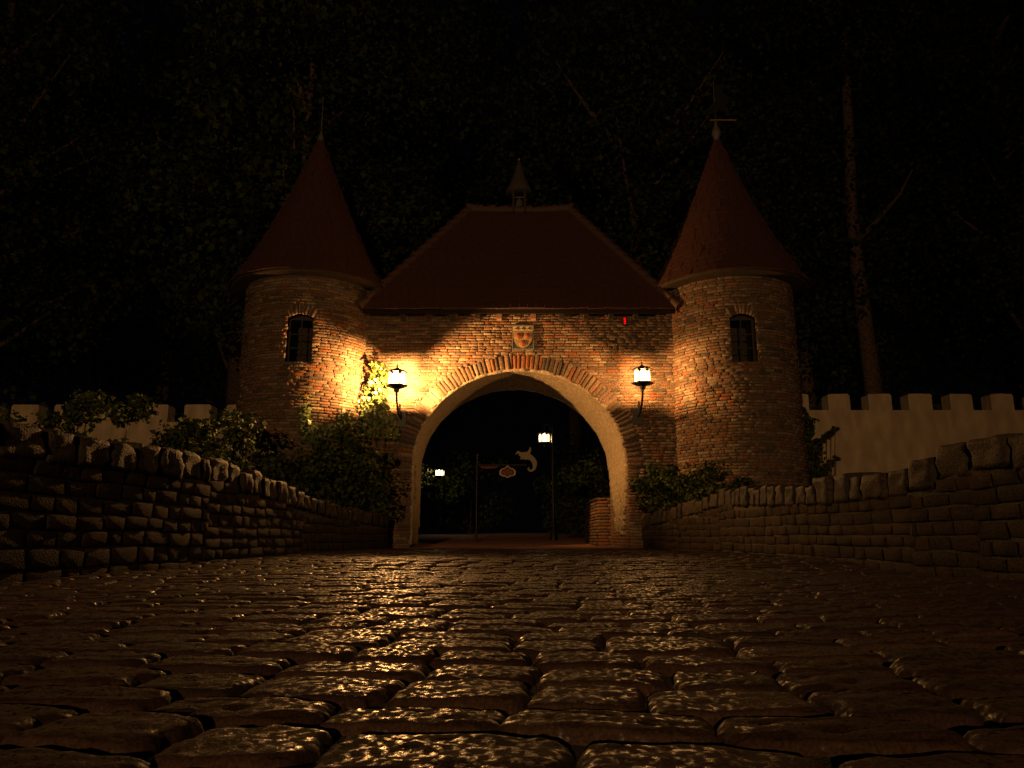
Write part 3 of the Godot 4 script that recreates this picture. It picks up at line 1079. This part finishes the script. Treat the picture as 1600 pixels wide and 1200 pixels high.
func make_crenels(label: String, x0: float, x1: float, z: float, top: float, start: float, period: float, merlon: float, drop: float) -> void:
	var t := thing("crenellated_wall", label, "wall", Vector3.ZERO, 0.0, "pale crenellated walls beside the towers")
	var st := begin()
	var thick := 0.32
	box(st, Vector3(x0, -0.12, z - thick), Vector3(x1, top - drop, z))
	part("wall", done(st), M.wallpaint, t)
	var x := start
	while x < x1:
		var a := maxf(x + rf(-0.02, 0.02), x0)
		var b := minf(x + merlon + rf(-0.02, 0.02), x1)
		if b > a + 0.05:
			st = begin()
			var c := 0.02
			extrude(st, PackedVector2Array([Vector2(a, top - drop - 0.001), Vector2(a, top - c - rf(0, 0.02)), Vector2(a + c + rf(0, 0.02), top - rf(0, 0.008)), Vector2(lerpf(a, b, 0.5), top + rf(-0.006, 0.006)), Vector2(b - c - rf(0, 0.02), top - rf(0, 0.008)), Vector2(b, top - c - rf(0, 0.02)), Vector2(b, top - drop - 0.001)]), z - thick, z)
			part("merlon", done(st), M.wallpaint, t)
		x += period

# ---------------------------------------------------------------- cobbles
const SETTS := [[0.054, 0.03, 0.021], [0.045, 0.027, 0.02], [0.063, 0.036, 0.026], [0.04, 0.025, 0.019], [0.054, 0.028, 0.019]]
var cob_fine := []
var cob_rough := []

func cobble_mesh(sd: int, n: int, tone: Array) -> ArrayMesh:    # one unit wide and long, heights in metres, top near y = 0
	rng.seed = sd
	var st := begin()
	st.set_color(shade(tone))
	st.set_smooth_group(0)
	var g := []
	var tx := rf(-0.002, 0.002)
	var tz := rf(-0.002, 0.002)
	for j in n + 1:
		var row := []
		for i in n + 1:
			var u := sin((i / float(n) * 2 - 1) * PI / 2)
			var v := sin((j / float(n) * 2 - 1) * PI / 2)
			var m := pow(pow(absf(u), 4.5) + pow(absf(v), 4.5), 1.0 / 4.5)
			var k := 1.0 if m < 0.001 else maxf(absf(u), absf(v)) / m
			k = lerpf(1.0, k, 0.75)
			var r := 1.0 + wob.get_noise_3d(u * 55, v * 55, sd * 40.0) * 0.13 * m
			var x := u * k * 0.5 * r
			var z := v * k * 0.5 * r
			var e := maxf(absf(u), absf(v))
			var y := -0.0015 * (u * u + v * v) - 0.024 * pow(e, 22)
			y += wob.get_noise_3d(u * 80, v * 80, sd * 17.0) * 0.005 + wob.get_noise_3d(u * 260, v * 260, sd * 23.0) * 0.002
			y += tx * u + tz * v
			row.append(Vector3(x, y, z))
		g.append(row)
	for j in n:
		for i in n:
			quad(st, g[j + 1][i], g[j + 1][i + 1], g[j][i + 1], g[j][i])
	return done(st, true)

func make_road() -> void:
	# the bed between the cobbles
	var st := begin()
	quad(st, Vector3(-9, -0.02, 26), Vector3(9, -0.02, 26), Vector3(9, -0.02, -5.9), Vector3(-9, -0.02, -5.9))
	quad(st, Vector3(-9, -0.02, -5.9), Vector3(9, -0.02, -5.9), Vector3(9, 0.035, -7.0), Vector3(-9, 0.035, -7.0))
	quad(st, Vector3(-9, 0.035, -7.0), Vector3(9, 0.035, -7.0), Vector3(9, 0.035, -14.2), Vector3(-9, 0.035, -14.2))
	var road := structure("road", done(st), M.joint)
	for k in 10:
		cob_fine.append(cobble_mesh(700 + k, 22, SETTS[k % 5]))
		cob_rough.append(cobble_mesh(700 + k, 7, SETTS[k % 5]))
	rng.seed = 77
	var list := []
	# courses cross the road in shallow segmental arcs, as setts are laid
	var z := 1.9
	while z > -14.3:
		var w := rf(0.125, 0.19)
		var x := -4.2 - rf(0, 0.2)
		while x < 3.9:
			var l := rf(0.17, 0.31)
			var px := x + l * 0.5
			var bend := 0.17 * sin(px * 1.4 + 0.5) + wob.get_noise_2d(px * 26, z * 18) * 0.08
			var lean := 0.24 * cos(px * 1.4 + 0.5)
			var pz := z - w * 0.5 + bend
			var py := rf(-0.004, 0.004) + wob.get_noise_2d(px * 9, pz * 9 + 50) * 0.02
			py += 0.055 * smoothstep(-5.9, -7.0, pz)        # the road climbs onto the gate's threshold
			var ramp := 0.075 * (1.0 - absf(clampf((pz + 6.45) / 0.55, -1, 1)))
			var b := Basis(Vector3.UP, -lean * 0.8 + rf(-0.08, 0.08)) * Basis(Vector3.RIGHT, rf(-0.016, 0.016) + ramp) * Basis(Vector3.BACK, rf(-0.012, 0.012))
			b = b * Basis.from_scale(Vector3(l * 1.03, 1, w * rf(0.95, 1.02)))
			var p := Vector3(px, py, pz)
			var d := p - EYE
			var s := 0.0
			if d.z < -0.75 and absf(d.x) < -d.z * 0.78: s = l * w / pow(d.length(), 3)
			if pz < 1.6 and pz > -14.1: list.append([Transform3D(b, p), rng.randi() % 10, s])
			x += l + rf(0.005, 0.016)
		z -= w + rf(0.002, 0.012)
	list.sort_custom(func(a, b): return a[2] > b[2])
	lay(list.slice(0, 300), road, "cobble", "", cob_fine, M.cobble)
	lay(list.slice(300, 900), road, "cobble_near", "cobbles_nearby", cob_fine, M.cobble, 0)
	lay(list.slice(900), road, "cobble_far", "cobbles_beyond", cob_rough, M.cobble, 0)

func rise(z: float) -> float:
	return clampf((-17.0 - z) / 13.0, 0, 1) * 0.38

func make_ground() -> void:
	var st := begin()
	var zs := [220.0, -17.0, -30.0, -300.0]
	for i in 3:
		var a := rise(zs[i]) - 0.10
		var b := rise(zs[i + 1]) - 0.10
		quad(st, Vector3(-300, a, zs[i]), Vector3(300, a, zs[i]), Vector3(300, b, zs[i + 1]), Vector3(-300, b, zs[i + 1]))
	structure("ground", done(st), M.earth)
	# smooth paving from the cobbles through the gate
	st = begin()
	var P := [[-14.05, -2.6, 2.8], [-16.6, -2.6, 2.8], [-17.0, -5.5, 5.5], [-30.0, -7.0, 7.0], [-60.0, -7.0, 7.0]]
	for i in P.size() - 1:
		var a: float = rise(P[i][0]) + 0.05
		var b: float = rise(P[i + 1][0]) + 0.05
		quad(st, Vector3(P[i][1], a, P[i][0]), Vector3(P[i][2], a, P[i][0]), Vector3(P[i + 1][2], b, P[i + 1][0]), Vector3(P[i + 1][1], b, P[i + 1][0]))
		quad(st, Vector3(P[i + 1][1], b - 0.2, P[i + 1][0]), Vector3(P[i][1], a - 0.2, P[i][0]), Vector3(P[i][1], a, P[i][0]), Vector3(P[i + 1][1], b, P[i + 1][0]))
		quad(st, Vector3(P[i][2], a - 0.2, P[i][0]), Vector3(P[i + 1][2], b - 0.2, P[i + 1][0]), Vector3(P[i + 1][2], b, P[i + 1][0]), Vector3(P[i][2], a, P[i][0]))
	structure("path", done(st), M.paving)

# ---------------------------------------------------------------- beyond the gate
func make_stub_wall() -> void:
	rng.seed = 91
	var t := thing("garden_wall", "low brick wall end beyond the arch beside its flaked jamb", "wall", Vector3(1.92, 0.05, -16.75))
	var st := begin()
	box(st, Vector3(0.02, -0.15, -3.0), Vector3(0.86, 1.02, -0.02))
	part("core", done(st), M.mortar, t)
	var list := []
	var y := -0.03
	while y < 1.02:
		var h := rf(0.05, 0.06)
		var x := 0.0
		while x < 0.84:
			var l := minf(rf(0.18, 0.27), 0.88 - x)
			brick_at(list, Vector3(x + l * 0.5, y + h * 0.5, 0), Vector3.RIGHT, Vector3.BACK, l, h, [0, 3, 5, 1][rng.randi() % 4])
			x += l + 0.012
		var z := -0.02
		while z > -2.9:
			var l := rf(0.18, 0.27)
			brick_at(list, Vector3(0.0, y + h * 0.5, z - l * 0.5), Vector3(0, 0, -1), Vector3(-1, 0, 0), l, h)
			z -= l + 0.012
		y += h + 0.014
	for b in list: b[2] = 1.0 / (1.0 - b[0].origin.z)
	lay(list, t)
	for i in 4:
		part("coping_stone", blocks[i], M.stone, t, Transform3D(Basis.from_scale(Vector3(0.95, 0.09, 0.74)), Vector3(0.44, 1.0, -0.36 - i * 0.745)))

func make_sign() -> void:
	# forged arm with a beast figure on top and a cartouche sign hung below, 20 m off beyond the arch
	var t := thing("hanging_sign", "red cartouche sign hanging from an arm with a pale winged beast figure", "sign", Vector3(-0.95, rise(-20.0) + 0.05, -20.0))
	var top := 2.12 - rise(-20.0)
	var st := begin()
	tube(st, [Vector3(0, -0.1, 0), Vector3(0, top + 0.3, 0)], [0.034, 0.026], 10)
	part("post", done(st), M.iron, t)
	st = begin()
	box(st, Vector3(0.0, top - 0.02, -0.03), Vector3(1.35, top + 0.02, 0.03))
	part("arm", done(st), M.wood, t)
	st = begin()
	extrude(st, PackedVector2Array([Vector2(0.06, top - 0.03), Vector2(0.62, top - 0.03), Vector2(0.5, top - 0.09), Vector2(0.3, top - 0.11), Vector2(0.14, top - 0.09)]), -0.02, 0.02)
	part("arm_bracket", done(st), M.red, t)
	# outlines read off the photograph in centimetres round the arm's point under the figure
	var beast := curve([Vector2(-26, 12), Vector2(-22, 22), Vector2(-16, 25), Vector2(-9, 20), Vector2(4, 21), Vector2(12, 23), Vector2(17, 31), Vector2(18, 38), Vector2(22, 34), Vector2(22, 24), Vector2(19, 16), Vector2(28, 8), Vector2(37, -2), Vector2(40, -14), Vector2(37, -28), Vector2(30, -37), Vector2(20, -40), Vector2(13, -36), Vector2(11, -29), Vector2(17, -25), Vector2(16, -32), Vector2(22, -34), Vector2(27, -28), Vector2(27, -18), Vector2(22, -8), Vector2(14, -2), Vector2(2, -3), Vector2(-4, 0), Vector2(-14, -3), Vector2(-8, 3), Vector2(-14, 9), Vector2(-18, 17)], 72)
	for i in beast.size(): beast[i] = Vector2(1.27 + beast[i].x * 0.0088, top + 0.16 + beast[i].y * 0.0088)
	st = begin()
	extrude(st, beast, -0.02, 0.02, Transform3D(Basis(), Vector3(0, 0, 0.06)))
	part("beast_figure", done(st), M.cream, t)
	var outline := curve([Vector2(0, 18), Vector2(7, 11), Vector2(15, 9), Vector2(20, 3), Vector2(21, -4), Vector2(16, -10), Vector2(7, -11), Vector2(0, -15), Vector2(-7, -11), Vector2(-16, -10), Vector2(-21, -4), Vector2(-20, 3), Vector2(-15, 9), Vector2(-7, 11)], 48)
	var c := Vector2(0.83, top - 0.19)
	var big := PackedVector2Array()
	var small := PackedVector2Array()
	for p in outline:
		big.append(c + p * 0.0105)
		small.append(c + p * 0.0086)
	st = begin()
	extrude(st, big, -0.015, 0.01)
	part("rim", done(st), M.signwhite, t)
	st = begin()
	extrude(st, small, 0.0, 0.018)
	var board := part("board", done(st), M.red, t)
	rng.seed = 5
	for row in [[-0.03, 0.045, 0.06, 4], [-0.13, 0.0, 0.26, 11], [-0.145, -0.055, 0.29, 13]]:    # lettering too small to read
		for i in row[3]:
			st = begin()
			var x: float = c.x + row[0] + row[2] * i / float(row[3])
			var y: float = c.y + row[1]
			tube(st, [Vector3(x, y - 0.014, 0.02), Vector3(x + 0.008, y + rf(0.004, 0.016), 0.02), Vector3(x + 0.014, y - rf(0.004, 0.014), 0.02)], [0.004], 4)
			part("letter_stroke", done(st), M.signwhite, board)
	st = begin()
	for x in [0.74, 0.92]:
		tube(st, [Vector3(x, top, 0), Vector3(x, top - 0.12, 0)], [0.006], 4)
	part("chain", done(st), M.iron, t)

# ---------------------------------------------------------------- assembly
func _ready() -> void:
	# camera, sky, exposure
	var cam := Camera3D.new()
	cam.name = "camera"
	add_child(cam)
	cam.position = EYE
	cam.rotation.x = atan(240.0 / 1155.0)
	cam.fov = rad_to_deg(2.0 * atan(600.0 / 1155.0))
	cam.near = 0.05
	cam.far = 900.0
	cam.current = true
	var sky := ProceduralSkyMaterial.new()
	sky.sky_top_color = Color(0.02, 0.025, 0.05)
	sky.sky_horizon_color = Color(0.03, 0.032, 0.05)
	sky.ground_bottom_color = Color(0.01, 0.01, 0.01)
	sky.ground_horizon_color = Color(0.02, 0.02, 0.025)
	sky.sun_angle_max = 1.0
	var env := Environment.new()
	env.background_mode = Environment.BG_SKY
	env.sky = Sky.new()
	env.sky.sky_material = sky
	env.background_energy_multiplier = 0.2
	env.tonemap_mode = Environment.TONE_MAPPER_LINEAR
	env.tonemap_exposure = 1.0
	env.sdfgi_enabled = true
	env.ssao_enabled = true
	env.ssil_enabled = true
	var we := WorldEnvironment.new()
	we.name = "world_environment"
	we.environment = env
	add_child(we)

	wob.seed = 8
	wob.frequency = 0.02
	wob.fractal_octaves = 2
	make_materials()
	make_bricks()
	make_tiles()
	make_blocks()

	# large structure
	make_ground()
	make_road()
	make_gate()
	make_tower("round brick tower with plain spike finial, beside the ivy", -4.21, 0.13, 51, false)
	make_tower("round brick tower carrying a winged beast weather vane", 4.51, -0.08, 52, true)
	make_crenels("pale crenellated wall half hidden behind leafy shrubs", -16.0, -5.3, -15.3, 2.99, -15.0, 0.902, 0.56, 0.37)
	make_crenels("pale crenellated wall beside the tower with the weather vane", 5.6, 16.0, -15.3, 3.22, 5.77, 0.862, 0.49, 0.35)
	make_parapet("dark low parapet sloping down to the ivy corner", [[-2.9, -2.6, 0.92], [-2.82, -4.0, 0.92], [-2.74, -6.7, 0.98], [-2.66, -9.5, 0.83], [-2.58, -11.0, 0.74], [-2.3, -13.9, 0.66]], 1.0, 61, 1.25)
	make_parapet("low parapet with big blocky coping stones below the bare crenellated wall", [[3.0, -3.4, 0.82], [3.05, -4.9, 0.93], [3.0, -5.6, 0.80], [3.0, -7.58, 0.80], [2.99, -10.8, 0.92], [2.75, -12.4, 0.78], [2.5, -14.35, 0.66]], -1.0, 62, 1.15)

	# objects on and by the gate
	wall_lantern("brighter wall lantern on a curved arm beside the ivy", -2.19, 3.17, 41.0)
	wall_lantern("dimmer wall lantern on a curved arm against bare brick", 2.48, 3.22, 7.0)
	make_crest()
	make_sensor()
	make_stub_wall()
	make_sign()
	lamp_post("tall lamp post with a hanging lantern close behind the sign, seen through the arch", Vector3(1.18, rise(-21.5), -21.5), 3.12 - rise(-21.5), -0.24, 1.0, Color(1.0, 0.8, 0.5))
	lamp_post("small distant lamp post with a hanging lantern, far beyond the arch", Vector3(-2.82, rise(-31.0), -31.0), 2.92 - rise(-31.0), -0.22, 1.8, Color(1.0, 0.85, 0.62))
	lamp_post("unseen lamp post added behind the viewer for the dim front light", Vector3(-2.5, -0.1, 16.0), 3.1, 0.3, 160.0, Color(1.0, 0.77, 0.52))  # added out of view to throw dim warm light on the fronts

	make_plants()
	make_woods()

func make_plants() -> void:
	# ivy climbing the corner between tower and gate
	rng.seed = 21
	var t := thing("ivy", "ivy climbing the brick corner beside the brighter lantern", "climbing plant", Vector3(-2.9, 0, -13.9))
	var base := Vector3(-2.9, 0, -13.9)
	var spots := []
	for i in 1500:
		var y := 2.15 + pow(rng.randf(), 1.5) * 1.5
		var half := 0.36 * (1.0 - (y - 2.15) / 1.7) + 0.08
		var x := -2.68 + rf(-half, half) + 0.06 * sin(y * 6)
		spots.append([Vector3(x, y, ZF + 0.06 + pow(rng.randf(), 2) * 0.26) - base, Vector3(0.3, 0.3, 1)])
	for i in 1500:
		var phi := rf(0.22, 1.25)
		var y := 2.05 + 0.38 * (0.5 + 0.5 * sin(phi * 9.0)) * rng.randf() + rf(-0.2, 0.25)
		if rng.randf() < 0.35 and phi < 0.36: y += rf(0, 0.45)
		var p := tower_p(phi, y, 0.04 + pow(rng.randf(), 2) * 0.22) + Vector3(-4.21, 0, TOWER_Z)
		spots.append([p - base, Vector3(sin(phi), 0.35, cos(phi))])
	var fo := part("foliage", leaf_mesh(spots, 0.075, 0.7), M.leaf, t)
	fo.set_meta("kind", "stuff")
	for k in 5:
		var st := begin()
		var x := -3.3 + k * 0.18
		tube(st, [Vector3(x, -0.1, -13.6) - base, Vector3(x + 0.05, 1.0, -13.75) - base, Vector3(x + 0.1, 2.3, ZF + 0.22 + 0.5 * (1.0 if x < -3.0 else 0.2)) - base], [0.025, 0.018, 0.008], 6)
		part("stem", done(st), M.bark, t)
	# bushes in the corners
	var bush := func(called: String, label: String, cs: Array, each: int, leaf: float, sd: int) -> void:
		var at: Vector3 = cs[0][0] * Vector3(1, 0, 1)
		var loc := []
		var stems := []
		rng.seed = sd + 1000
		for c in cs:
			for k in 14:
				var jit := ball() * Vector3(1.2, 0.85, 0.9)
				loc.append([c[0] - at + jit * c[1], c[1] * rf(0.3, 0.65)])
			var q: Vector3 = c[0] - at
			stems.append([Vector3(q.x * 0.3, -0.15, q.z * 0.3), Vector3(q.x * 0.7, q.y * 0.5, q.z * 0.7), q])
		var o := make_shrub(called, label, "shrub", loc, each / 9, leaf, stems, sd)
		o.position = at
	bush.call("shrub", "broad dark shrub under the brighter lantern, behind the sloping parapet", [[Vector3(-3.2, 1.3, -13.4), 0.7], [Vector3(-2.75, 0.9, -13.7), 0.5], [Vector3(-3.6, 1.4, -13.2), 0.6], [Vector3(-3.1, 1.9, -13.7), 0.4], [Vector3(-3.9, 1.0, -12.9), 0.55], [Vector3(-2.6, 1.6, -14.0), 0.32]], 900, 0.085, 31)
	bush.call("shrub", "dark round shrub at the tower foot below the dimmer lantern", [[Vector3(3.05, 1.0, -13.75), 0.55], [Vector3(3.5, 1.1, -13.3), 0.5], [Vector3(2.75, 1.3, -14.1), 0.36], [Vector3(3.9, 0.9, -13.1), 0.45]], 700, 0.08, 32)
	var climb := []
	for k in 15: climb.append([Vector3(5.9 + 0.07 * sin(k * 2.1), 0.35 + k * 0.17, -14.25 - k * 0.035), 0.30 - k * 0.014])
	for k in 5: climb.append([Vector3(6.1 + k * 0.1, 2.1 + k * 0.07, -14.75), 0.06])
	for k in 4: climb.append([Vector3(6.15 + k * 0.1, 1.55 + k * 0.08, -14.7), 0.06])
	bush.call("climbing_shrub", "narrow climber between the weather-vane tower and the pale wall", climb, 130, 0.07, 33)
	bush.call("shrub", "loose leafy shrub before the pale wall, next to the spike-topped tower", [[Vector3(-4.6, 1.8, -11.8), 0.5], [Vector3(-5.3, 1.55, -11.6), 0.55], [Vector3(-4.3, 1.3, -11.9), 0.5], [Vector3(-5.0, 1.2, -11.4), 0.6], [Vector3(-5.1, 2.0, -11.9), 0.25]], 420, 0.085, 34)
	bush.call("shrub", "spreading shrub masking the merlons of the pale wall", [[Vector3(-6.2, 1.5, -10.9), 0.5], [Vector3(-6.9, 1.75, -11.0), 0.5], [Vector3(-6.6, 2.25, -11.3), 0.28], [Vector3(-5.9, 2.15, -11.3), 0.3], [Vector3(-6.0, 1.1, -10.8), 0.6]], 400, 0.085, 35)
	bush.call("shrub", "taller shrub at the far end of the pale wall, behind the dark parapet", [[Vector3(-8.6, 1.9, -11.2), 0.55], [Vector3(-8.0, 1.7, -11.0), 0.5], [Vector3(-8.9, 2.4, -11.6), 0.3], [Vector3(-7.5, 1.4, -10.8), 0.6]], 420, 0.085, 36)
	bush.call("shrub", "small shrub peeping over the blocky parapet before the bare pale wall", [[Vector3(6.2, 0.95, -11.5), 0.35], [Vector3(5.8, 0.8, -11.6), 0.35]], 380, 0.07, 37)

func make_woods() -> void:
	var g := "dark trees of the wood behind the gate"
	var a := make_tree("broadleaf_tree", "dark leafy tree of the wood behind the gatehouse", 22, 5.0, 4.6, 801, 0.19, 95, 260, g)
	var b := make_tree("broadleaf_tree", "dark leafy tree of the wood behind the gatehouse", 19, 3.5, 4.2, 802, 0.18, 90, 260, g)
	var c := make_tree("broadleaf_tree", "dark leafy tree of the wood behind the gatehouse", 25, 7.0, 5.2, 803, 0.2, 95, 260, g)
	var put := [[a, -17.2, -22.0, 0.0], [b, -6.4, -20.5, 1.1], [c, -5.6, -26.5, 2.0]]
	for p in put:
		p[0].position = Vector3(p[1], rise(p[2]) - 0.1, p[2])
		p[0].rotation.y = p[3]
	for p in [[a, 4.5, -25.0, 0.7, 1.0], [c, 18.6, -25.0, 3.0, 0.95], [b, -21.0, -28.0, 4.0, 1.2], [c, -12.0, -32.0, 5.0, 1.1], [a, 3.4, -37.0, 2.2, 1.3], [c, 9.5, -38.0, 1.4, 1.25], [b, 23.0, -33.0, 0.3, 1.3], [a, 8.5, -29.5, 5.5, 0.95], [a, 16.5, -40.0, 3.6, 1.3], [b, -6.5, -42.0, 0.9, 1.5], [a, -20.0, -42.0, 1.9, 1.35], [b, 10.9, -27.0, 2.6, 1.0], [b, 20.5, -22.5, 4.4, 0.9]]:
		copy(p[0], Vector3(p[1], rise(p[2]) - 0.1, p[2]), p[3], p[4])
	# the tree whose tall bare trunk shows
	rng.seed = 811
	var t := thing("beech_tree", "tall tree with a long bare reddish trunk behind the pale wall", "tree", Vector3(11.95, -0.1, -24.0))
	var st := begin()
	tube(st, [Vector3(0.05, -0.2, 0), Vector3(0.02, 5.3, 0), Vector3(-0.1, 9.0, 0), Vector3(-0.12, 11.5, 0), Vector3(0.05, 14.2, 0), Vector3(0.15, 17.5, 0.1), Vector3(0.1, 22, 0.2)], [0.36, 0.27, 0.23, 0.2, 0.18, 0.15, 0.1], 14)
	part("trunk", done(st), M.bark, t)
	st = begin()
	tube(st, [Vector3(-0.1, 10.3, 0), Vector3(0.6, 11.0, 0.1), Vector3(1.5, 12.0, 0.2), Vector3(2.0, 12.9, 0.3)], [0.10, 0.085, 0.06, 0.025], 8)
	part("limb", done(st), M.bark, t)
	var cs := []
	for i in 70:
		var p := ball()
		cs.append([Vector3(p.x * 4.5 + 1.0, 20 + p.y * 4.2, p.z * 4.0), rf(0.9, 1.6)])
	for p in [Vector3(3.0, 16.0, 1.5), Vector3(3.8, 16.6, 1.2), Vector3(2.5, 16.9, 1.0), Vector3(4.8, 16.4, 1.0), Vector3(3.1, 14.6, 0.4)]: cs.append([p, 0.8])
	var cr := part("crown", leaf_mesh(clumps(cs, 220), 0.18), M.wood_leaf, t)
	cr.set_meta("kind", "stuff")
	# undergrowth beyond the walls and the arch
	var gs := "undergrowth shrubs of the wood beyond the gate"
	var cen := []
	rng.seed = 821
	for i in 26:
		var p := ball()
		cen.append([Vector3(p.x * 1.5, 1.5 + p.y * 1.3, p.z * 1.2), rf(0.4, 0.7)])
	var s := make_shrub("undergrowth_shrub", "bushy undergrowth shrub of the dark wood", "shrub", cen, 130, 0.13, [[Vector3(0, -0.2, 0), Vector3(0.1, 1.0, 0), Vector3(0.3, 2.2, 0.1)], [Vector3(0, -0.2, 0), Vector3(-0.3, 0.9, 0.1), Vector3(-0.7, 1.9, 0)]], 822, gs)
	s.position = Vector3(-4.6, 0.1, -23.0)
	for p in [[2.9, -23.5, 1.0, 1.0], [4.2, -21.0, 2.2, 0.9], [-4.9, -31.5, 4.1, 1.2], [-2.0, -36.0, 5.0, 1.5], [3.2, -33.0, 5.7, 1.5], [-6.5, -26.0, 2.9, 1.4], [7.0, -18.5, 0.8, 1.3], [10.0, -19.0, 2.0, 1.35], [13.0, -18.8, 3.1, 1.3], [15.5, -19.5, 4.0, 1.4], [-7.0, -18.3, 5.1, 1.25], [-10.0, -18.8, 0.2, 1.3], [-13.0, -19.0, 1.3, 1.35]]:
		copy(s, Vector3(p[0], rise(p[1]) - 0.1, p[1]), p[2], p[3])
